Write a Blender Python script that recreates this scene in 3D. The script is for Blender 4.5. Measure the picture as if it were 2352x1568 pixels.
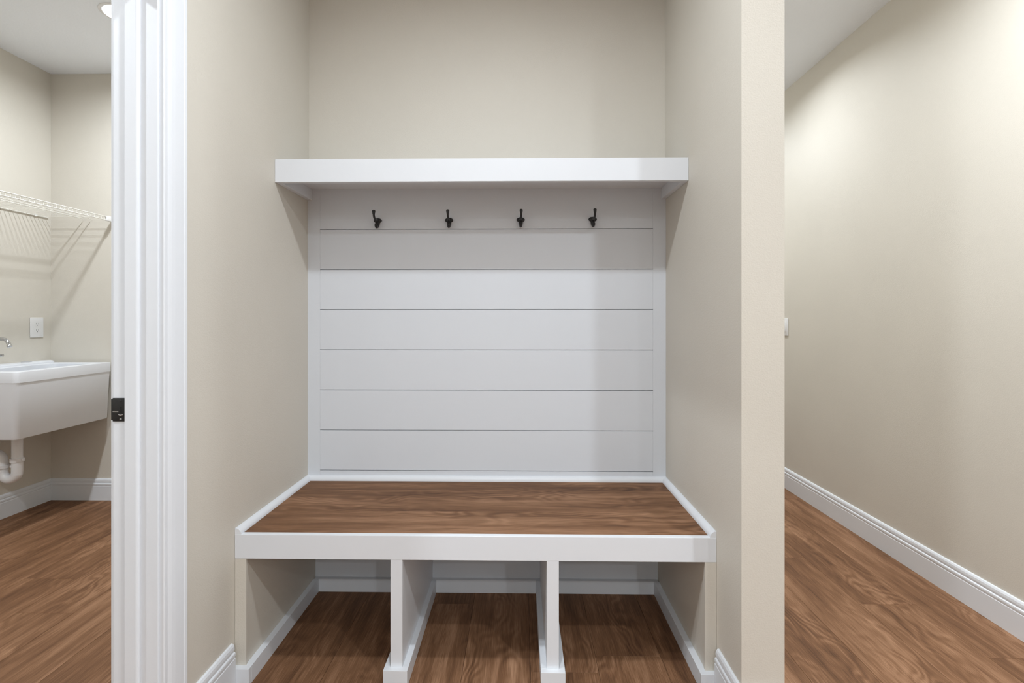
import bpy, bmesh, math, random
from mathutils import Vector, Matrix

I = 0.0254                                   # the plan below is in inches
random.seed(7)
scn = bpy.context.scene
C = scn.collection
for o in list(bpy.data.objects):
    bpy.data.objects.remove(o, do_unlink=True)

# ------------------------------------------------------------------ camera, world, exposure
cam_d = bpy.data.cameras.new('camera')
cam = bpy.data.objects.new('camera', cam_d); C.objects.link(cam)
cam_d.sensor_width = 36.0; cam_d.sensor_fit = 'HORIZONTAL'
cam_d.lens = 1163.9 / 2352 * 36.0
cam_d.shift_y = -(784 - 729.57) / 2352
cam_d.clip_start = 0.02
cam.location = (35.782 * I, -85.26 * I, 45.647 * I)
cam.rotation_euler = (math.radians(90), 0, 0.0164)
scn.camera = cam

world = bpy.data.worlds.new('world'); scn.world = world
world.use_nodes = True
world.node_tree.nodes['Background'].inputs[0].default_value = (0.5, 0.5, 0.5, 1)
world.node_tree.nodes['Background'].inputs[1].default_value = 0.05

vs = scn.view_settings
vs.view_transform = 'Standard'; vs.look = 'None'; vs.gamma = 1.0; vs.use_curve_mapping = False
vs.exposure = 0.09

# ceiling downlights, some of them added only for fill: position (inches), power (W)
H = 106.9
LIGHTS = [
    ('bench',   31.0, -52.0, 20.5, 'round recessed ceiling light in the corridor in front of the coat bench'),
    ('corner',  87.5, -96.0, 27.0, 'round recessed ceiling light at the corridor corner behind the viewer'),
    ('hall',    86.0,  33.0, 7.5, 'round recessed ceiling light in the hallway beyond the wall end'),
    ('hall_mid', 86.0, -30.0, 20.0, 'round recessed ceiling light over the hallway entrance beside the wall end'),
    ('hall_fill', 86.0, 92.0, 20.0, 'added fill light at the far end of the hallway, built as a round downlight'),  # unseen lamp, added to brighten the low far part of the hallway wall
    ('laundry', -44.6, 15.6, 22.0, 'glowing round recessed ceiling light above the laundry sink'),
    ('laundry_near', -44.8, -61.0, 30.0, 'round recessed ceiling light at the near end of the laundry room'),
    ('room_fill_a',  36.0, -165.0, 30.0, 'added fill light over the left middle of the room behind the viewer, built as a round downlight'),  # unseen lamp, added as soft fill from behind the camera
    ('room_fill_b',  87.5, -205.0, 30.0, 'added fill light over the right middle of the room behind the viewer, built as a round downlight'),  # second added fill lamp, out of view on the hallway side
    ('room_fill_c',  36.0, -265.0, 30.0, 'added fill light at the far end of the room behind the viewer, built as a round downlight'),  # third added fill lamp, out of view and farthest back
]

# ------------------------------------------------------------------ materials
def new_mat(name):
    m = bpy.data.materials.new(name); m.use_nodes = True
    nt = m.node_tree; b = nt.nodes['Principled BSDF']
    return m, nt, b

def paint(name, col, rough=0.6, bump=0.0, scale=180.0, spec=0.3, mottle=0.02, detail=3):
    m, nt, b = new_mat(name)
    tc = nt.nodes.new('ShaderNodeTexCoord')
    n = nt.nodes.new('ShaderNodeTexNoise'); n.inputs['Scale'].default_value = 3.0; n.inputs['Detail'].default_value = 4
    nt.links.new(tc.outputs['Object'], n.inputs['Vector'])
    mp = nt.nodes.new('ShaderNodeMapRange'); mp.inputs[1].default_value = 0.3; mp.inputs[2].default_value = 0.7
    mp.inputs[3].default_value = 1 - mottle; mp.inputs[4].default_value = 1 + mottle
    nt.links.new(n.outputs['Fac'], mp.inputs[0])
    mx = nt.nodes.new('ShaderNodeMix'); mx.data_type = 'RGBA'; mx.blend_type = 'MULTIPLY'
    mx.inputs[0].default_value = 1.0
    mx.inputs[6].default_value = (*col, 1)
    nt.links.new(mp.outputs[0], mx.inputs[7])
    nt.links.new(mx.outputs[2], b.inputs['Base Color'])
    b.inputs['Roughness'].default_value = rough
    b.inputs['Specular IOR Level'].default_value = spec
    if bump:
        n2 = nt.nodes.new('ShaderNodeTexNoise'); n2.inputs['Scale'].default_value = scale; n2.inputs['Detail'].default_value = detail
        nt.links.new(tc.outputs['Object'], n2.inputs['Vector'])
        bp = nt.nodes.new('ShaderNodeBump'); bp.inputs['Strength'].default_value = bump; bp.inputs['Distance'].default_value = 0.002
        nt.links.new(n2.outputs['Fac'], bp.inputs['Height'])
        nt.links.new(bp.outputs['Normal'], b.inputs['Normal'])
    return m

def plain(name, col, rough=0.4, metal=0.0, spec=0.5):
    m, nt, b = new_mat(name)
    b.inputs['Base Color'].default_value = (*col, 1)
    b.inputs['Roughness'].default_value = rough
    b.inputs['Metallic'].default_value = metal
    b.inputs['Specular IOR Level'].default_value = spec
    return m

def wood(name, along='Y', gain=1.0):
    """vinyl plank: brown oak print, grain along one object axis, each plank shifted by its own random"""
    m, nt, b = new_mat(name)
    N = nt.nodes.new; L = nt.links.new
    tc = N('ShaderNodeTexCoord'); oi = N('ShaderNodeObjectInfo')
    sep = N('ShaderNodeSeparateXYZ'); L(tc.outputs['Object'], sep.inputs[0])
    def math_(op, a, bb, c=None):
        n = N('ShaderNodeMath'); n.operation = op
        for i, v in enumerate((a, bb, c)):
            if v is None: continue
            if isinstance(v, (int, float)): n.inputs[i].default_value = v
            else: L(v, n.inputs[i])
        return n.outputs[0]
    across, run = (sep.outputs['X'], sep.outputs['Y']) if along == 'Y' else (sep.outputs['Y'], sep.outputs['X'])
    r1 = math_('MULTIPLY', oi.outputs['Random'], 37.0)
    run = math_('ADD', run, r1)
    across2 = math_('ADD', across, math_('MULTIPLY', oi.outputs['Random'], 11.0))
    def vec(sx, sy, z=0.0):
        c = N('ShaderNodeCombineXYZ'); L(math_('MULTIPLY', across2, sx), c.inputs[0]); L(math_('MULTIPLY', run, sy), c.inputs[1])
        c.inputs[2].default_value = z
        return c.outputs[0]
    def noise(v, det=4, rough=0.55, dist=0.0):
        n = N('ShaderNodeTexNoise'); n.inputs['Scale'].default_value = 1.0; n.inputs['Detail'].default_value = det
        n.inputs['Roughness'].default_value = rough; n.inputs['Distortion'].default_value = dist
        L(v, n.inputs['Vector']); return n.outputs['Fac']
    broad = noise(vec(11.0, 1.3), 3, 0.5)                 # light and dark streaks
    broad2 = noise(vec(28.0, 2.2, 3.0), 4, 0.6, 0.4)
    warp = noise(vec(7.0, 2.6, 7.0), 2, 0.5)
    rings = math_('SINE', math_('ADD', math_('MULTIPLY', across2, 150.0), math_('MULTIPLY', warp, 75.0)), None)
    ringmask = noise(vec(5.0, 1.0, 5.0), 2, 0.5)
    fine = noise(vec(420.0, 9.0, 1.0), 4, 0.7)
    v = math_('MULTIPLY_ADD', math_('SUBTRACT', broad, 0.5), 0.95, 0.5)
    v = math_('MULTIPLY_ADD', math_('SUBTRACT', broad2, 0.5), 0.75, v)
    rm = math_('MULTIPLY', math_('MAXIMUM', math_('SUBTRACT', ringmask, 0.45), 0.0), 0.55)
    v = math_('MULTIPLY_ADD', rings, rm, v)
    v = math_('MULTIPLY_ADD', math_('SUBTRACT', fine, 0.5), 1.1, v)
    v = math_('ADD', v, math_('MULTIPLY_ADD', oi.outputs['Random'], 0.12, -0.06))
    ramp = N('ShaderNodeValToRGB'); L(v, ramp.inputs[0])
    e = ramp.color_ramp.elements
    g = gain
    e[0].position = 0.08; e[0].color = (0.078 * g, 0.037 * g, 0.020 * g, 1)
    e[1].position = 0.95; e[1].color = (0.410 * g, 0.232 * g, 0.136 * g, 1)
    k = e.new(0.5); k.color = (0.203 * g, 0.102 * g, 0.052 * g, 1)
    L(ramp.outputs[0], b.inputs['Base Color'])
    b.inputs['Roughness'].default_value = 0.58
    b.inputs['Specular IOR Level'].default_value = 0.14
    bp = N('ShaderNodeBump'); bp.inputs['Strength'].default_value = 0.12; bp.inputs['Distance'].default_value = 0.0008
    L(fine, bp.inputs['Height']); L(bp.outputs['Normal'], b.inputs['Normal'])
    return m

M = {}
WALL = (0.668, 0.631, 0.560)
M['wall'] = paint('beige_wall_paint', WALL, 0.55, 0.25, 260, 0.25, 0.015)
M['ceil'] = paint('white_ceiling_texture', (0.87, 0.905, 0.95), 0.8, 0.7, 95, 0.1, 0.01, 4)
M['white'] = paint('white_trim_paint', (0.775, 0.80, 0.835), 0.38, 0.04, 60, 0.35, 0.008)
M['panelw'] = paint('white_board_paint', (0.73, 0.762, 0.808), 0.45, 0.05, 80, 0.3, 0.008)
M['wood'] = wood('brown_vinyl_plank', 'Y')
M['seat'] = wood('brown_vinyl_seat', 'X', 1.0)
M['joint'] = plain('dark_joint', (0.05, 0.028, 0.018), 0.9)
M['black'] = paint('matte_black_metal', (0.012, 0.012, 0.013), 0.42, 0.05, 120, 0.5)
M['hole'] = plain('dark_hole', (0.004, 0.004, 0.004), 0.8)
M['chrome'] = plain('chrome', (0.55, 0.56, 0.58), 0.16, 1.0)
M['screw'] = plain('screw_steel', (0.55, 0.55, 0.56), 0.25, 1.0)
M['plastic'] = paint('white_plastic', (0.80, 0.80, 0.80), 0.35, 0.0, 60, 0.5, 0.005)
M['tub'] = paint('white_tub_plastic', (0.79, 0.81, 0.85), 0.3, 0.02, 40, 0.5, 0.005)
M['pvc'] = paint('white_pvc', (0.78, 0.78, 0.79), 0.35, 0.0, 60, 0.5, 0.01)
M['wire'] = paint('white_vinyl_wire', (0.80, 0.78, 0.72), 0.35, 0.0, 60, 0.5, 0.005)
M['slot'] = plain('outlet_slot', (0.05, 0.05, 0.05), 0.6)
M['greyp'] = plain('grey_plastic', (0.45, 0.45, 0.46), 0.5)
m, nt, b = new_mat('lens_glow')
b.inputs['Base Color'].default_value = (0.9, 0.9, 0.9, 1)
b.inputs['Emission Color'].default_value = (1, 0.98, 0.95, 1); b.inputs['Emission Strength'].default_value = 6.0
M['lens'] = m

# ------------------------------------------------------------------ builders (all arguments in inches, world space)
def origin_of(p):
    v = Vector((0, 0, 0))
    while p is not None:
        v += p.location; p = p.parent
    return v

def link(name, me, mat, parent=None, at=None):
    """at: world position (m) of the mesh's own origin"""
    o = bpy.data.objects.new(name, me); C.objects.link(o)
    if mat is not None and not me.materials: me.materials.append(mat)
    w = Vector(at) if at is not None else Vector((0, 0, 0))
    if parent is not None:
        o.parent = parent; w = w - origin_of(parent)
    o.location = w
    return o

def tag(o, label=None, cat=None, group=None, kind=None):
    if label: o['label'] = label
    if cat: o['category'] = cat
    if group: o['group'] = group
    if kind: o['kind'] = kind
    return o

def thing(name, x, y, z, label, cat, group=None):
    o = bpy.data.objects.new(name, None); C.objects.link(o)
    o.empty_display_size = 0.05
    o.location = (x * I, y * I, z * I)
    return tag(o, label, cat, group)

def bm_mesh(name, bm, smooth=False):
    bmesh.ops.recalc_face_normals(bm, faces=bm.faces)
    me = bpy.data.meshes.new(name); bm.to_mesh(me); bm.free()
    if smooth:
        me.polygons.foreach_set('use_smooth', [True] * len(me.polygons))
        me.set_sharp_from_angle(angle=math.radians(38))
    me.update()
    return me

def bm_box(bm, x0, x1, y0, y1, z0, z1, bev=0.0, seg=1):
    r = bmesh.ops.create_cube(bm, size=1.0)
    vs_ = r['verts']
    bmesh.ops.scale(bm, vec=((x1 - x0) * I, (y1 - y0) * I, (z1 - z0) * I), verts=vs_)
    bmesh.ops.translate(bm, vec=((x0 + x1) / 2 * I, (y0 + y1) / 2 * I, (z0 + z1) / 2 * I), verts=vs_)
    if bev:
        es = list({e for v in vs_ for e in v.link_edges})
        bmesh.ops.bevel(bm, geom=es, offset=bev * I, segments=seg, affect='EDGES', profile=0.5)

def box(name, x0, x1, y0, y1, z0, z1, mat, parent=None, bev=0.0, seg=1):
    cx, cy, cz = (x0 + x1) / 2, (y0 + y1) / 2, (z0 + z1) / 2
    bm = bmesh.new()
    bm_box(bm, x0 - cx, x1 - cx, y0 - cy, y1 - cy, z0 - cz, z1 - cz, bev, seg)
    return link(name, bm_mesh(name, bm, seg > 1), M[mat], parent, (cx * I, cy * I, cz * I))

def prism(name, prof, p0, p1, ua, va, mat, parent=None, smooth=False):
    """2D profile (list of (u, v) inches) swept straight from p0 to p1; ua, va: world axes of u and v"""
    ua, va = Vector(ua), Vector(va); p0, p1 = Vector(p0), Vector(p1)
    mid = (p0 + p1) / 2
    bm = bmesh.new(); rings = []
    for p in (p0, p1):
        rings.append([bm.verts.new((p - mid + ua * u + va * v) * I) for u, v in prof])
    n = len(prof)
    for i in range(n):
        bm.faces.new((rings[0][i], rings[0][(i + 1) % n], rings[1][(i + 1) % n], rings[1][i]))
    bm.faces.new(rings[0]); bm.faces.new(rings[1][::-1])
    return link(name, bm_mesh(name, bm, smooth), M[mat], parent, mid * I)

def bm_tube(bm, pts, rads, n=12, flat=None):
    """tube along points (inches); rads a number or one per point"""
    pts = [Vector(p) for p in pts]
    if isinstance(rads, (int, float)): rads = [rads] * len(pts)
    up = None; rings = []
    for i, p in enumerate(pts):
        a = pts[max(i - 1, 0)]; c = pts[min(i + 1, len(pts) - 1)]
        t = (c - a).normalized()
        if up is None:
            up = Vector((0, 0, 1)) if abs(t.z) < 0.9 else Vector((1, 0, 0))
        up = (up - t * up.dot(t)).normalized(); s = t.cross(up)
        rings.append([bm.verts.new((p + (up * math.cos(2 * math.pi * k / n) + s * math.sin(2 * math.pi * k / n)) * rads[i]) * I) for k in range(n)])
    for a, c in zip(rings, rings[1:]):
        for k in range(n):
            bm.faces.new((a[k], a[(k + 1) % n], c[(k + 1) % n], c[k]))
    bm.faces.new(rings[0][::-1]); bm.faces.new(rings[-1])

def tube(name, pts, rads, mat, parent=None, n=12):
    o = Vector(pts[0]); bm = bmesh.new()
    bm_tube(bm, [Vector(p) - o for p in pts], rads, n)
    return link(name, bm_mesh(name, bm, True), M[mat], parent, o * I)

def smooth_path(ctrl, k=8):
    """Catmull-Rom through control points"""
    P = [Vector(c) for c in ctrl]; P = [P[0] * 2 - P[1]] + P + [P[-1] * 2 - P[-2]]
    out = []
    for i in range(1, len(P) - 2):
        for j in range(k):
            t = j / k
            a, b_, c, d = P[i - 1], P[i], P[i + 1], P[i + 2]
            out.append(0.5 * ((2 * b_) + (c - a) * t + (2 * a - 5 * b_ + 4 * c - d) * t * t + (3 * b_ - a - 3 * c + d) * t ** 3))
    out.append(P[-2]); return out

def lathe(name, prof, mat, parent=None, at=(0, 0, 0), n=32, axis='Z', cap=True):
    """prof: (radius, height) inches, turned about an axis through at"""
    bm = bmesh.new(); rings = []
    for r, h in prof:
        ring = []
        for k in range(n):
            a = 2 * math.pi * k / n; u, v = r * math.cos(a), r * math.sin(a)
            q = {'Z': (u, v, h), 'Y': (u, h, v), 'X': (h, u, v)}[axis]
            ring.append(bm.verts.new(Vector(q) * I))
        rings.append(ring)
    for a, c in zip(rings, rings[1:]):
        for k in range(n): bm.faces.new((a[k], a[(k + 1) % n], c[(k + 1) % n], c[k]))
    if cap and prof[0][0] > 1e-6: bm.faces.new(rings[0])
    if cap and prof[-1][0] > 1e-6: bm.faces.new(rings[-1][::-1])
    bmesh.ops.remove_doubles(bm, verts=bm.verts, dist=1e-7)
    return link(name, bm_mesh(name, bm, True), M[mat], parent, Vector(at) * I)

def structure(o): o['kind'] = 'structure'; return o

# ------------------------------------------------------------------ plan (inches)
W = 60.0                      # alcove width
YB, YS, YP = -22.35, -12.0, -29.36   # bench front, shelf front, wall end
XP2 = 64.68                   # hall side of the alcove's right wall
XH = 107.2                    # hallway right wall
XL, YL = -82.28, 40.27        # laundry far corner
WT = 4.44                     # wall with the door
YJ = -35.84                   # far door jamb face
YD = -68.0                    # near door jamb face
DH = 79.1                     # door head underside
YE, YN = 112.0, -310.0        # hallway far end, room end behind the viewer
ZS, ZA = 18.48, 15.48         # seat top, apron bottom
PF = -0.55                    # face of the white back panel

# ------------------------------------------------------------------ setting: floor and its planks
floor = structure(box('floor', XL - 5, XH + 5, YN - 5, YE + 5, -3.0, -0.24, 'joint'))
PWID = 8.80
mesh_cache = {}
def plank_mesh(lx, ly):
    key = (round(lx, 2), round(ly, 2))
    if key not in mesh_cache:
        bm = bmesh.new(); g = 0.016
        bm_box(bm, -lx / 2 + g, lx / 2 - g, -ly / 2 + g, ly / 2 - g, -0.22, 0.0, 0.018, 1)
        mesh_cache[key] = bm_mesh('plank', bm); mesh_cache[key].materials.append(M['wood'])
    return mesh_cache[key]
known = {0: -19.85, 6: -3.5, 7: -16.2, 5: 12.1}
k0 = math.floor((XL - 37.1) / PWID); k1 = math.ceil((XH - 37.1) / PWID)
for k in range(k0, k1):
    x0 = max(37.1 + k * PWID, XL); x1 = min(37.1 + (k + 1) * PWID, XH)
    j = known.get(k, random.uniform(-30, 30))
    y_lo = YN
    y_hi = YE if x1 > 58 else YL
    ys = [y for y in (j + 60 * t for t in range(-7, 6)) if y_lo + 3 < y < y_hi - 3]
    ys = [y_lo] + ys + [y_hi]
    if x1 < -4: ys = [y for y in ys if y > -100]; ys = [-100.0] + [y for y in ys if y > -97]
    for a, c in zip(ys, ys[1:]):
        link('plank', plank_mesh(x1 - x0, c - a), None, floor, ((x0 + x1) / 2 * I, (a + c) / 2 * I, 0.0))

# ------------------------------------------------------------------ setting: ceiling with openings for the downlights
cu = bpy.data.curves.new('ceiling', 'CURVE'); cu.dimensions = '2D'; cu.fill_mode = 'BOTH'; cu.extrude = 1.5 * I
def poly2(pts):
    s = cu.splines.new('POLY'); s.points.add(len(pts) - 1); s.use_cyclic_u = True
    for p, (x, y) in zip(s.points, pts): p.co = (x * I, y * I, 0, 1)
poly2([(XL - 5, YN - 5), (XH + 5, YN - 5), (XH + 5, YE + 5), (XL - 5, YE + 5)])
for _, lx, ly, _, _ in LIGHTS:
    poly2([(lx + 3.2 * math.cos(a * math.pi / 18), ly + 3.2 * math.sin(a * math.pi / 18)) for a in range(36)])
tmp = bpy.data.objects.new('tmp', cu); C.objects.link(tmp)
bpy.context.view_layer.update()
ce_me = bpy.data.meshes.new_from_object(tmp.evaluated_get(bpy.context.evaluated_depsgraph_get()))
bpy.data.objects.remove(tmp, do_unlink=True)
ce_me.materials.clear()
structure(link('ceiling', ce_me, M['ceil'], None, (0, 0, (H + 1.5) * I)))

# ------------------------------------------------------------------ setting: walls
def wall(name, x0, x1, y0, y1, z0=0.0, z1=H): return structure(box(name, x0, x1, y0, y1, z0, z1, 'wall'))
wall_back = wall('wall_back', 0, W, 0, 4.5)
wall('wall_alcove_right', W, XP2, YP, YE)
wl = wall('wall_alcove_left', -WT, 0, YJ + 0.7, YL)
wall('wall_door_side', -WT, 0, YN, YD - 0.7)
wall('wall_door_header', -WT, 0, YD - 0.7, YJ + 0.7, DH + 0.7, H)
wall('wall_hall_right', XH, XH + 4.5, YN, YE)
wall('wall_hall_end', XP2, XH, YE, YE + 4.5)
wall('wall_near', -WT, XH + 4.5, YN - 4.5, YN)
wall('wall_laundry_left', XL - 4.5, XL, -100, YL)
wall('wall_laundry_back', XL - 4.5, 0, YL, YL + 4.5)
wall('wall_laundry_near', XL - 4.5, -WT, -104.5, -100)

# the white boards on the alcove's back wall
gx0, gx1 = 2.09, 57.87
grooves = [60.48, 53.75, 47.01, 40.27, 33.53, 26.79, 20.05]
box('stile', 0, gx0, PF, 0.0, ZS, 67.3, 'panelw', wall_back, 0.012)
box('stile', gx1, W, PF, 0.0, ZS, 67.3, 'panelw', wall_back, 0.012)
box('backing_board', gx0 - 0.3, gx1 + 0.3, -0.2, 0.0, ZS, 67.3, 'panelw', wall_back)
lv = [67.3] + grooves + [ZS]
for a, c in zip(lv, lv[1:]):
    box('plank', gx0 + 0.012, gx1 - 0.012, PF, -0.2, c + 0.055, a - 0.055, 'panelw', wall_back, 0.012)
box('lower_panel', 0, W, PF, 0.0, 0, ZS - 0.8, 'panelw', wall_back)

# ------------------------------------------------------------------ setting: baseboards
BB = [(0, 0), (0.56, 0), (0.56, 3.55), (0.50, 3.62), (0.50, 3.78), (0.56, 3.86), (0.57, 4.05), (0.54, 4.22), (0.44, 4.30),
      (0.37, 4.34), (0.37, 4.52), (0.44, 4.58), (0.44, 4.75), (0.40, 5.05), (0.26, 5.30), (0.12, 5.36), (0, 5.36)]
def baseboard(name, p0, p1, out):
    return structure(prism(name, BB, p0, p1, out, (0, 0, 1), 'white', None, False))
baseboard('baseboard_left', (0, YJ + 3.6, 0), (0, YB - 0.76, 0), (1, 0, 0))
baseboard('baseboard_right', (W, YP + 0.001, 0), (W, YB - 0.76, 0), (-1, 0, 0))
baseboard('baseboard_wall_end', (W - 0.56, YP, 0), (XP2 + 0.56, YP, 0), (0, -1, 0))
baseboard('baseboard_hall_left', (XP2, YP, 0), (XP2, YE, 0), (1, 0, 0))
baseboard('baseboard_hall_right', (XH, YN, 0), (XH, YE, 0), (-1, 0, 0))
baseboard('baseboard_hall_end', (XP2, YE, 0), (XH, YE, 0), (0, -1, 0))
baseboard('baseboard_near', (0, YN, 0), (XH, YN, 0), (0, 1, 0))
baseboard('baseboard_door_side', (0, YN, 0), (0, YD - 3.6, 0), (1, 0, 0))
baseboard('baseboard_laundry_left', (XL, -100, 0), (XL, YL, 0), (1, 0, 0))
baseboard('baseboard_laundry_back', (XL, YL, 0), (-WT, YL, 0), (0, -1, 0))

# ------------------------------------------------------------------ setting: laundry door frame (the door itself is out of view)
door = bpy.data.objects.new('door_1', None); C.objects.link(door)
door.location = (-WT / 2 * I, (YJ + YD) / 2 * I, 0); structure(door)
door['label'] = 'white cased doorway into the laundry room'
box('jamb', -WT, 0, YJ, YJ + 0.69, 0, DH + 0.69, 'white', door, 0.03)
box('jamb', -WT, 0, YD - 0.69, YD, 0, DH + 0.69, 'white', door, 0.03)
box('head_jamb', -WT, 0, YD, YJ, DH, DH + 0.69, 'white', door, 0.03)
SX0, SX1 = -3.02, -1.70
stop = [(SX0, 0), (SX0, 0.36), (SX0 + 0.06, 0.42), (SX1 - 0.22, 0.42), (SX1 - 0.1, 0.38), (SX1 - 0.03, 0.28), (SX1, 0.14), (SX1, 0)]
prism('door_stop', stop, (0, YJ, 0), (0, YJ, DH - 0.4), (1, 0, 0), (0, -1, 0), 'white', door)
prism('door_stop', stop, (0, YD, 0), (0, YD, DH - 0.4), (1, 0, 0), (0, 1, 0), 'white', door)
prism('door_stop', stop, (0, YD, DH), (0, YJ, DH), (1, 0, 0), (0, 0, -1), 'white', door)
CW = 3.3
cas = [(0, 0), (0, 0.40), (0.10, 0.47), (0.35, 0.47), (0.48, 0.40), (0.62, 0.40), (0.80, 0.46), (1.05, 0.53), (1.5, 0.58), (2.3, 0.60),
       (2.75, 0.60), (2.82, 0.66), (3.15, 0.68), (3.26, 0.64), (CW, 0.54), (CW, 0)]
prism('casing', cas, (0, YJ + 0.25, 0), (0, YJ + 0.25, DH + 0.25 + CW), (0, 1, 0), (1, 0, 0), 'white', door)
prism('casing', cas, (0, YD - 0.25, 0), (0, YD - 0.25, DH + 0.25 + CW), (0, -1, 0), (1, 0, 0), 'white', door)
prism('head_casing', cas, (0, YD - 0.25, DH + 0.25), (0, YJ + 0.25, DH + 0.25), (0, 0, 1), (1, 0, 0), 'white', door)
prism('casing', cas, (-WT, YJ + 0.25, 0), (-WT, YJ + 0.25, DH + 0.25 + CW), (0, 1, 0), (-1, 0, 0), 'white', door)
prism('casing', cas, (-WT, YD - 0.25, 0), (-WT, YD - 0.25, DH + 0.25 + CW), (0, -1, 0), (-1, 0, 0), 'white', door)
prism('head_casing', cas, (-WT, YD - 0.25, DH + 0.25), (-WT, YJ + 0.25, DH + 0.25), (0, 0, 1), (-1, 0, 0), 'white', door)

# strike plate on the far jamb
sx0, sx1, sz0, sz1 = -WT - 0.02, -3.16, 35.42, 37.74
bm = bmesh.new()
ox, oy, oz = (sx0 + sx1) / 2, YJ, (sz0 + sz1) / 2
bm_box(bm, sx0 - ox, sx1 - ox, -0.07, 0.0, sz0 - oz, sz1 - oz, 0.03, 2)
bm_box(bm, sx0 - 0.16 - ox, sx0 + 0.03 - ox, -0.05, 0.05, sz0 + 0.12 - oz, sz1 - 0.12 - oz, 0.03, 2)      # lip that folds round the edge
strike = link('strike_plate', bm_mesh('strike_plate', bm, True), M['black'], door, (ox * I, oy * I, oz * I))
strike['label'] = 'black metal strike plate'
box('latch_hole', -3.72, -3.52, YJ - 0.085, YJ - 0.06, 36.25, 36.85, 'hole', strike)
tube('latch_lip', [(-3.86, YJ - 0.08, 36.10), (-3.70, YJ - 0.10, 36.05), (-3.54, YJ - 0.10, 36.05), (-3.38, YJ - 0.08, 36.10)], [0.03, 0.05, 0.05, 0.03], 'screw', strike, 8)
box('groove', -WT, -3.86, YJ - 0.08, YJ - 0.06, 36.33, 36.43, 'screw', strike)
for z in (37.45, 35.66):
    lathe('screw', [(0.0, -0.03), (0.09, -0.02), (0.12, 0.03)], 'screw' if z < 36 else 'black', strike, (-3.64, YJ - 0.085, z), 14, 'Y')

# ------------------------------------------------------------------ wall shelf
sh = thing('wall_shelf', W / 2, YS / 2, 65.39, 'thick white painted shelf spanning the alcove above the black hooks', 'shelf')
box('front_board', 0.02, W - 0.02, YS, YS + 0.75, 65.39, 68.72, 'white', sh, 0.03)
box('top_board', 0.02, W - 0.02, YS + 0.75, -0.02, 67.22, 67.97, 'white', sh)
for x0, x1 in ((0.02, 0.77), (W - 0.77, W - 0.02)):
    box('side_cleat', x0, x1, YS + 0.75, PF - 0.01, 65.39, 67.22, 'white', sh, 0.02)

# ------------------------------------------------------------------ coat hooks
def hook_parts(h, x, z):
    y = PF
    bm = bmesh.new()
    bmesh.ops.create_uvsphere(bm, u_segments=20, v_segments=12, radius=1.0)
    bmesh.ops.scale(bm, vec=(0.70 * I, 0.30 * I, 0.42 * I), verts=bm.verts)
    link('mounting_plate', bm_mesh('mounting_plate', bm, True), M['black'], h, (x * I, (y - 0.2) * I, (z + 0.05) * I))
    up = smooth_path([(x, y - 0.25, z + 0.10), (x, y - 0.9, z - 0.02), (x, y - 1.75, z - 0.05), (x, y - 2.45, z + 0.18), (x, y - 2.72, z + 0.62), (x, y - 2.72, z + 0.98), (x, y - 2.70, z + 1.18), (x, y - 2.69, z + 1.32)], 6)
    n = len(up) - 1
    def rad(i):
        t = i / n
        r = 0.26 - 0.08 * min(1, t / 0.35)
        if t > 0.55: r = 0.18 + 0.085 * math.sin(min(1, (t - 0.55) / 0.28) * math.pi / 2)
        if t > 0.82: r = 0.265 * math.sqrt(max(0.02, 1 - ((t - 0.82) / 0.18) ** 2))
        return r
    tube('upper_prong', up, [rad(i) for i in range(n + 1)], 'black', h, 12)
    lo = smooth_path([(x, y - 0.20, z - 0.10), (x, y - 0.30, z - 0.50), (x, y - 0.50, z - 0.92), (x, y - 0.95, z - 1.12), (x, y - 1.35, z - 0.92), (x, y - 1.45, z - 0.62)], 6)
    n2 = len(lo) - 1
    tube('lower_prong', lo, [0.40 - 0.15 * min(1, i / n2 / 0.6) if i < n2 * 0.85 else 0.25 - 0.14 * max(0, (i / n2 - 0.85) / 0.15) for i in range(n2 + 1)], 'black', h, 12)
hl = ['leftmost black metal coat hook on the white planks',
      'second black metal coat hook from the left on the white planks',
      'third black metal coat hook from the left on the white planks',
      'rightmost black metal coat hook on the white planks']
for k in range(4):
    x = 11.9 + 11.97 * k; z = 61.85 + 0.04 * k
    h = thing('coat_hook', x, PF, z, hl[k], 'hook', 'black coat hooks under the shelf')
    hook_parts(h, x, z)
    h.rotation_euler = (0, 0, math.radians((2, 5, 3, 1)[k] * 0.6))

# ------------------------------------------------------------------ bench
bn = thing('storage_bench', W / 2, YB / 2, 0, 'built-in white bench with brown wood seat and three open cubbies below', 'bench')
g = 0.02
ys = [YB + 0.75, -14.3, -5.5, PF - 0.02]
for a, c in zip(ys, ys[1:]):
    bm = bmesh.new(); gg = 0.006
    bm_box(bm, -(W - 2 * g) / 2, (W - 2 * g) / 2, -(c - a) / 2 + gg, (c - a) / 2 - gg, -0.2, 0.0, 0.01, 1)
    link('seat_plank', bm_mesh('seat_plank', bm), M['seat'], bn, (W / 2 * I, (a + c) / 2 * I, ZS * I))
box('seat_deck', g, W - g, YB + 0.75, PF - 0.02, ZS - 0.95, ZS - 0.2, 'panelw', bn)
box('apron', g, W - g, YB, YB + 0.75, ZA, ZS + 0.02, 'white', bn, 0.03)
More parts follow.
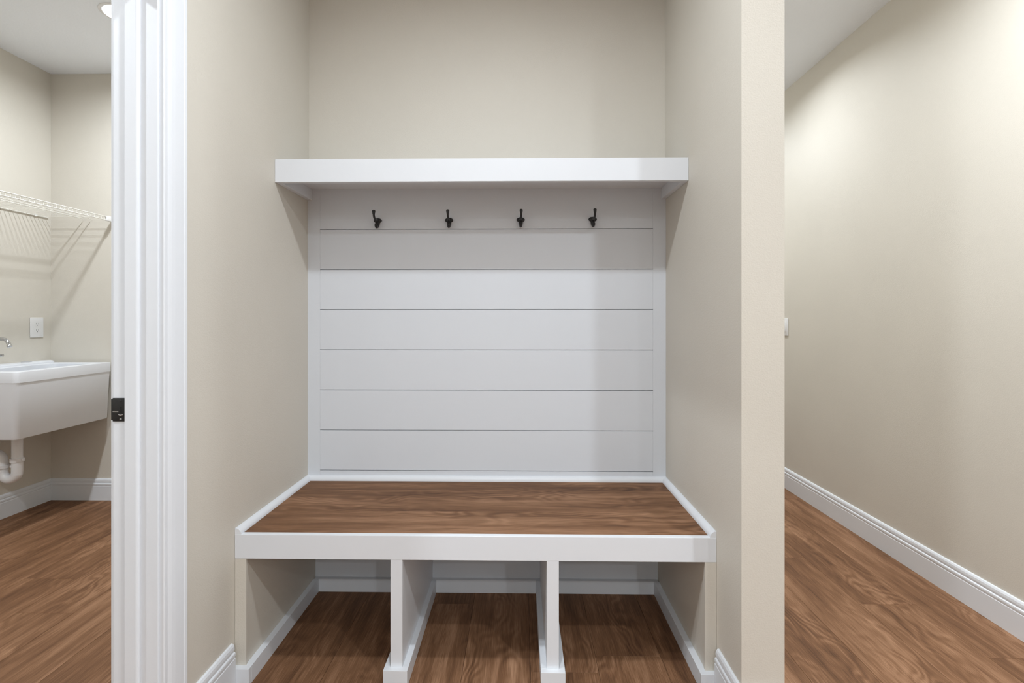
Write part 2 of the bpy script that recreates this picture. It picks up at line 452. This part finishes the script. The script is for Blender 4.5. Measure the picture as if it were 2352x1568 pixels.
# quarter rounds round the seat
R = 0.78
qr = [(0, 0), (R, 0)] + [(R * math.cos(a * math.pi / 16), R * math.sin(a * math.pi / 16)) for a in range(1, 9)]
prism('quarter_round', qr, (g, PF - 0.02, ZS), (W - g, PF - 0.02, ZS), (0, -1, 0), (0, 0, 1), 'white', bn, True)
prism('quarter_round', qr, (g, YB + 0.02, ZS + 0.02), (g, PF - 0.02, ZS), (1, 0, 0), (0, 0, 1), 'white', bn, True)
prism('quarter_round', qr, (W - g, YB + 0.02, ZS + 0.02), (W - g, PF - 0.02, ZS), (-1, 0, 0), (0, 0, 1), 'white', bn, True)
HB, TB, LP = 2.15, 0.75, 1.42
yb0, yb1 = YB, PF - 0.01
for x0, x1, s in ((g, LP, 1), (W - LP, W - g, -1)):            # beige end panels against the walls
    p = box('end_panel', x0 if s > 0 else x0 + 0.1, x1 - 0.1 if s > 0 else x1, YB + 0.5, yb1, 0.0, ZA - 0.005, 'wall', bn, 0.02)
    box('face_board', x0, x1, YB + 0.02, YB + 0.5, 0.0, ZA - 0.005, 'wall', p, 0.03)
    p['label'] = 'beige painted end panel'
    ix = LP - 0.1 if s > 0 else W - LP + 0.1
    box('base_trim', min(ix, ix + s * (TB + 0.1)), max(ix, ix + s * (TB + 0.1)), YB + 0.02, PF - TB, 0, HB, 'white', p, 0.02)
    box('base_trim', x0, x1 + TB if s > 0 else x1, YB + 0.02 - TB, YB + 0.02, 0, HB, 'white', p, 0.02) if s > 0 else \
        box('base_trim', x0 - TB, x1, YB + 0.02 - TB, YB + 0.02, 0, HB, 'white', p, 0.02)
D1, D2 = 19.59, 39.06
for d in (D1, D2):
    p = box('divider', d, d + 1.5, YB + 0.02, yb1, 0.0, ZA - 0.005, 'white', bn, 0.02)
    box('base_trim', d - TB, d, YB + 0.02, PF - TB, 0, HB, 'white', p, 0.02)
    box('base_trim', d + 1.5, d + 1.5 + TB, YB + 0.02, PF - TB, 0, HB, 'white', p, 0.02)
    box('base_trim', d - TB, d + 1.5 + TB, YB + 0.02 - TB, YB + 0.02, 0, HB, 'white', p, 0.02)
for a, c in ((LP, D1), (D1 + 1.5, D2), (D2 + 1.5, W - LP)):
    box('back_trim', a, c, PF - TB, PF - 0.01, 0, HB, 'white', bn, 0.02)
    box('top_rail', a, c, YB + 0.75, yb1, ZA + 1.2, ZS - 0.95, 'panelw', bn)

# ------------------------------------------------------------------ laundry sink
SXR, SY0, SY1, SZT, SZR, SZB = -66.1, 15.5, 39.3, 34.60, 32.30, 20.8
SXL = XL + 0.03
sk = thing('laundry_sink', (SXL + SXR) / 2, (SY0 + SY1) / 2, SZB, 'white plastic wall-hung utility sink seen through the doorway', 'sink')
def rrect(x0, x1, y0, y1, r, z, seg=6, rb=None):
    pts = []; rb = r if rb is None else rb
    for cx_, cy_, a0, r in ((x1 - rb, y1 - rb, 0, rb), (x0 + rb, y1 - rb, 90, rb), (x0 + r, y0 + r, 180, r), (x1 - r, y0 + r, 270, r)):
        for k in range(seg + 1):
            a = math.radians(a0 + 90 * k / seg)
            pts.append((cx_ + r * math.cos(a), cy_ + r * math.sin(a), z))
    return pts
def loft(name, loops, mat, parent, at, cap0=True, cap1=True):
    o = Vector(at); bm = bmesh.new(); rs = [[bm.verts.new((Vector(p) - o) * I) for p in l] for l in loops]
    n = len(loops[0])
    for a, c in zip(rs, rs[1:]):
        for k in range(n): bm.faces.new((a[k], a[(k + 1) % n], c[(k + 1) % n], c[k]))
    if cap0: bm.faces.new(rs[0][::-1])
    if cap1: bm.faces.new(rs[-1])
    return link(name, bm_mesh(name, bm, True), M[mat], parent, o * I)
def L_(d, z, r, l=0.0, rb=None): return rrect(SXL + l, SXR - d, SY0 + d, SY1 - d, r, z, 6, rb)
ctr = ((SXL + SXR) / 2, (SY0 + SY1) / 2, SZB)
loft('basin', [L_(0.65, SZB, 0.7, 0, 0.3), L_(0.50, SZB + 0.2, 0.9, 0, 0.3), L_(0.14, SZR - 0.02, 0.9, 0, 0.3), L_(0.10, SZR, 0.9, 0, 0.3), L_(0.0, SZR + 0.05, 0.95, 0, 0.3), L_(0.0, SZT - 0.10, 0.95, 0, 0.3), L_(0.03, SZT - 0.03, 0.95, 0, 0.3), L_(0.10, SZT, 0.9, 0, 0.3),
               L_(2.2, SZT, 1.6, 3.4), L_(2.4, SZT - 0.15, 1.8, 3.6), L_(3.2, SZB + 2.2, 2.2, 4.0), L_(4.0, SZB + 1.2, 2.2, 5.0)], 'tub', sk, ctr)
# raised faucet ledge along the wall
led = [(0, 0), (3.0, 0), (2.95, 0.25), (2.7, 0.5), (2.3, 0.62), (0, 0.62)]
loft('faucet_ledge', [rrect(SXL, SXL + 2.9, SY0 + 0.8, SY1 - 0.5, 1.2, SZT), rrect(SXL, SXL + 2.9, SY0 + 0.8, SY1 - 0.5, 1.2, SZT + 0.3),
                      rrect(SXL + 0.02, SXL + 2.75, SY0 + 0.9, SY1 - 0.7, 1.2, SZT + 0.5), rrect(SXL + 0.1, SXL + 2.4, SY0 + 1.1, SY1 - 1.0, 1.1, SZT + 0.58)], 'tub', sk, ctr, True, True)
lathe('hole_cover', [(1.0, 0), (1.0, 0.08), (0.8, 0.14), (0.0, 0.16)], 'greyp', sk, (SXL + 1.4, 32.5, SZT + 0.58), 20)
DY, DX = 22.5, -72.95                                           # drain
lathe('tailpiece', [(0.95, 11.8 - SZB), (0.95, 0.1)], 'pvc', sk, (DX, DY, SZB), 20)
TX = DX - 3.25; zb = 12.4; rr = (DX - TX) / 2
path = [(DX, DY, 15.0), (DX, DY, zb)] + [(DX - rr + rr * math.cos(a * math.pi / 10), DY, zb - rr * math.sin(a * math.pi / 10)) for a in range(1, 10)] + \
       [(TX, DY, zb), (TX, DY, 14.6)] + [(TX - 1.6 + 1.6 * math.cos(a * math.pi / 12), DY, 14.6 + 1.6 * math.sin(a * math.pi / 12)) for a in range(1, 7)] + [(XL + 0.1, DY, 16.2)]
trap = tube('drain_trap', path, 0.98, 'pvc', sk, 18)
for x, z in ((DX, 15.0), (TX, 13.6)):
    nut = lathe('slip_nut', [(1.0, -0.4), (1.22, -0.38), (1.25, 0.3), (1.02, 0.4)], 'pvc', trap, (x, DY, z), 12)
for sgn, z in ((1, 15.0), (-1, 15.0), (-1, 13.5)):              # wing lugs of the nuts
    box('nut_lug', DX + sgn * 1.2 - 0.28, DX + sgn * 1.2 + 0.28, DY - 0.2, DY + 0.2, z - 0.22, z + 0.22, 'pvc', trap, 0.08, 2)

# faucet on the ledge
fy = 22.3; fx = SXL + 1.6; fz = SZT + 0.60
fc = thing('faucet', fx, fy, fz, 'chrome gooseneck faucet on the white laundry sink', 'faucet')
lathe('base', [(1.15, 0), (1.15, 0.25), (0.9, 0.7), (0.65, 1.1), (0.55, 1.6)], 'chrome', fc, (fx, fy, fz), 24)
sp = smooth_path([(fx, fy, fz + 1.2), (fx, fy, fz + 3.6), (fx + 0.5, fy, fz + 5.0), (fx + 2.0, fy, 41.05), (-76.3, fy, 41.1), (-75.5, fy, 40.98), (-74.95, fy, 40.6), (-74.62, fy, 40.05), (-74.45, fy, 39.55)], 6)
tube('spout', sp, 0.36, 'chrome', fc, 16)
tube('aerator', [(-74.55, fy, 39.85), (-74.50, fy, 39.68), (-74.40, fy, 39.38), (-74.38, fy, 39.32)], [0.38, 0.45, 0.47, 0.40], 'chrome', fc, 16)
for s in (-1, 1):
    tube('handle', [(fx, fy + s * 2.0, fz), (fx, fy + s * 2.0, fz + 1.4), (fx, fy + s * 2.0, fz + 1.9)], [0.55, 0.5, 0.7], 'chrome', fc, 14)
    tube('lever', [(fx, fy + s * 2.0, fz + 1.7), (fx + 1.2, fy + s * 2.3, fz + 2.1), (fx + 2.2, fy + s * 2.5, fz + 2.2)], [0.3, 0.25, 0.3], 'chrome', fc, 10)

# ------------------------------------------------------------------ wire shelf
FX, FZ, WY0, WY1 = -66.2, 70.55, -12.0, 39.7
ws = thing('wire_shelf', (XL + FX) / 2, (WY0 + WY1) / 2, FZ - 0.8, 'white vinyl-coated wire shelf on the laundry wall above the sink', 'shelf')
def rod(name, x, z, r, y0=WY0, y1=WY1): return tube(name, [(x, y0, z), (x, y1, z)], r, 'wire', ws, 8)
rod('front_rod', FX, FZ, 0.11); rod('front_rod', FX - 0.03, FZ - 0.80, 0.11)
rod('back_rod', XL + 0.28, FZ, 0.13, WY0, YL - 1.0)
rod('middle_rod', -73.6, FZ - 0.1, 0.10); rod('middle_rod', -71.7, FZ - 0.1, 0.09)
bm = bmesh.new(); o0 = Vector(((XL + FX) / 2, 0, FZ))
y = WY0 + 0.5
while y < WY1 - 0.4:
    bm_tube(bm, [Vector((XL + 0.2, y, FZ + 0.12)) - o0, Vector((FX - 0.12, y, FZ + 0.12)) - o0, Vector((FX - 0.02, y, FZ + 0.02)) - o0, Vector((FX - 0.05, y, FZ - 0.8)) - o0], 0.055, 6)
    y += 1.0
wires = link('wires', bm_mesh('wires', bm, True), M['wire'], ws, o0 * I); wires['kind'] = 'stuff'
bk = box('end_bracket', FX - 0.28, FX + 0.42, YL - 2.4, YL - 0.01, FZ - 1.0, FZ + 0.22, 'plastic', ws, 0.06, 2)
box('bracket_flange', FX - 0.45, FX + 0.75, YL - 0.14, YL - 0.005, FZ - 1.15, FZ + 0.75, 'plastic', bk, 0.04)
for yy in (0.0, 12.0, 24.0, 36.0):
    box('wall_clip', XL + 0.005, XL + 0.4, yy - 0.3, yy + 0.3, FZ - 0.25, FZ + 0.35, 'plastic', ws, 0.05)

# ------------------------------------------------------------------ outlet and switch
oy0, oy1, oz0, oz1 = 34.75, 38.09, 40.87, 45.71
oc = ((oy0 + oy1) / 2, (oz0 + oz1) / 2)
ou = thing('wall_outlet', XL, oc[0], oc[1], 'white duplex outlet on the laundry wall above the sink', 'outlet')
box('cover_plate', XL + 0.003, XL + 0.26, oy0, oy1, oz0, oz1, 'plastic', ou, 0.12, 3)
for dz in (0.78, -0.78):
    f = loft('receptacle', [[(XL + xx, yy + oc[0], zz + oc[1] + dz) for yy, zz in [(0.66 * math.cos(a * math.pi / 12), max(-0.5, min(0.5, 0.66 * math.sin(a * math.pi / 12)))) for a in range(24)]] for xx in (0.22, 0.30)],
             'plastic', ou, (XL, oc[0], oc[1] + dz))
    box('slot', XL + 0.297, XL + 0.304, oc[0] - 0.30, oc[0] - 0.22, oc[1] + dz + 0.0, oc[1] + dz + 0.30, 'slot', f)
    box('slot', XL + 0.297, XL + 0.304, oc[0] + 0.22, oc[0] + 0.30, oc[1] + dz + 0.02, oc[1] + dz + 0.28, 'slot', f)
    lathe('ground_hole', [(0.0, 0.304), (0.10, 0.304), (0.10, 0.297)], 'slot', f, (XL, oc[0], oc[1] + dz - 0.26), 12, 'X')
sy = 52.3
sw = thing('light_switch', XH, sy, 43.15, 'white wall switch on the hallway wall just past the wall end', 'switch')
box('cover_plate', XH - 0.26, XH - 0.003, 51.0, 53.9, 40.83, 45.48, 'plastic', sw, 0.10, 2)
box('rocker', XH - 0.36, XH - 0.22, 51.8, 53.1, 41.85, 44.45, 'plastic', sw, 0.06, 2)

# ------------------------------------------------------------------ recessed ceiling lights, the added fill lights among them
for key, lx, ly, pw, lab in LIGHTS:
    t = thing('ceiling_light', lx, ly, H, lab, 'ceiling light', 'recessed ceiling lights')
    lathe('trim_ring', [(3.75, 0.0), (3.72, -0.10), (3.5, -0.16), (3.1, -0.12), (2.6, 0.55), (2.6, 1.2), (3.15, 1.2), (3.15, 0.0), (3.75, 0.0)], 'plastic', t, (lx, ly, H), 40, 'Z', False)
    lathe('lens', [(0.0, 0.42), (1.4, 0.46), (2.3, 0.56), (2.58, 0.62), (2.58, 0.9), (0.0, 0.9)], 'lens', t, (lx, ly, H), 40)
    ld = bpy.data.lights.new('lamp', 'AREA'); ld.shape = 'DISK'; ld.size = 4.4 * I
    ld.energy = pw; ld.color = (0.885, 0.948, 1.012); ld.spread = math.radians({'hall': 155, 'hall_mid': 165}.get(key, 176))
    lo = bpy.data.objects.new('lamp', ld); C.objects.link(lo); lo.parent = t
    lo.location = (0, 0, 0.36 * I)
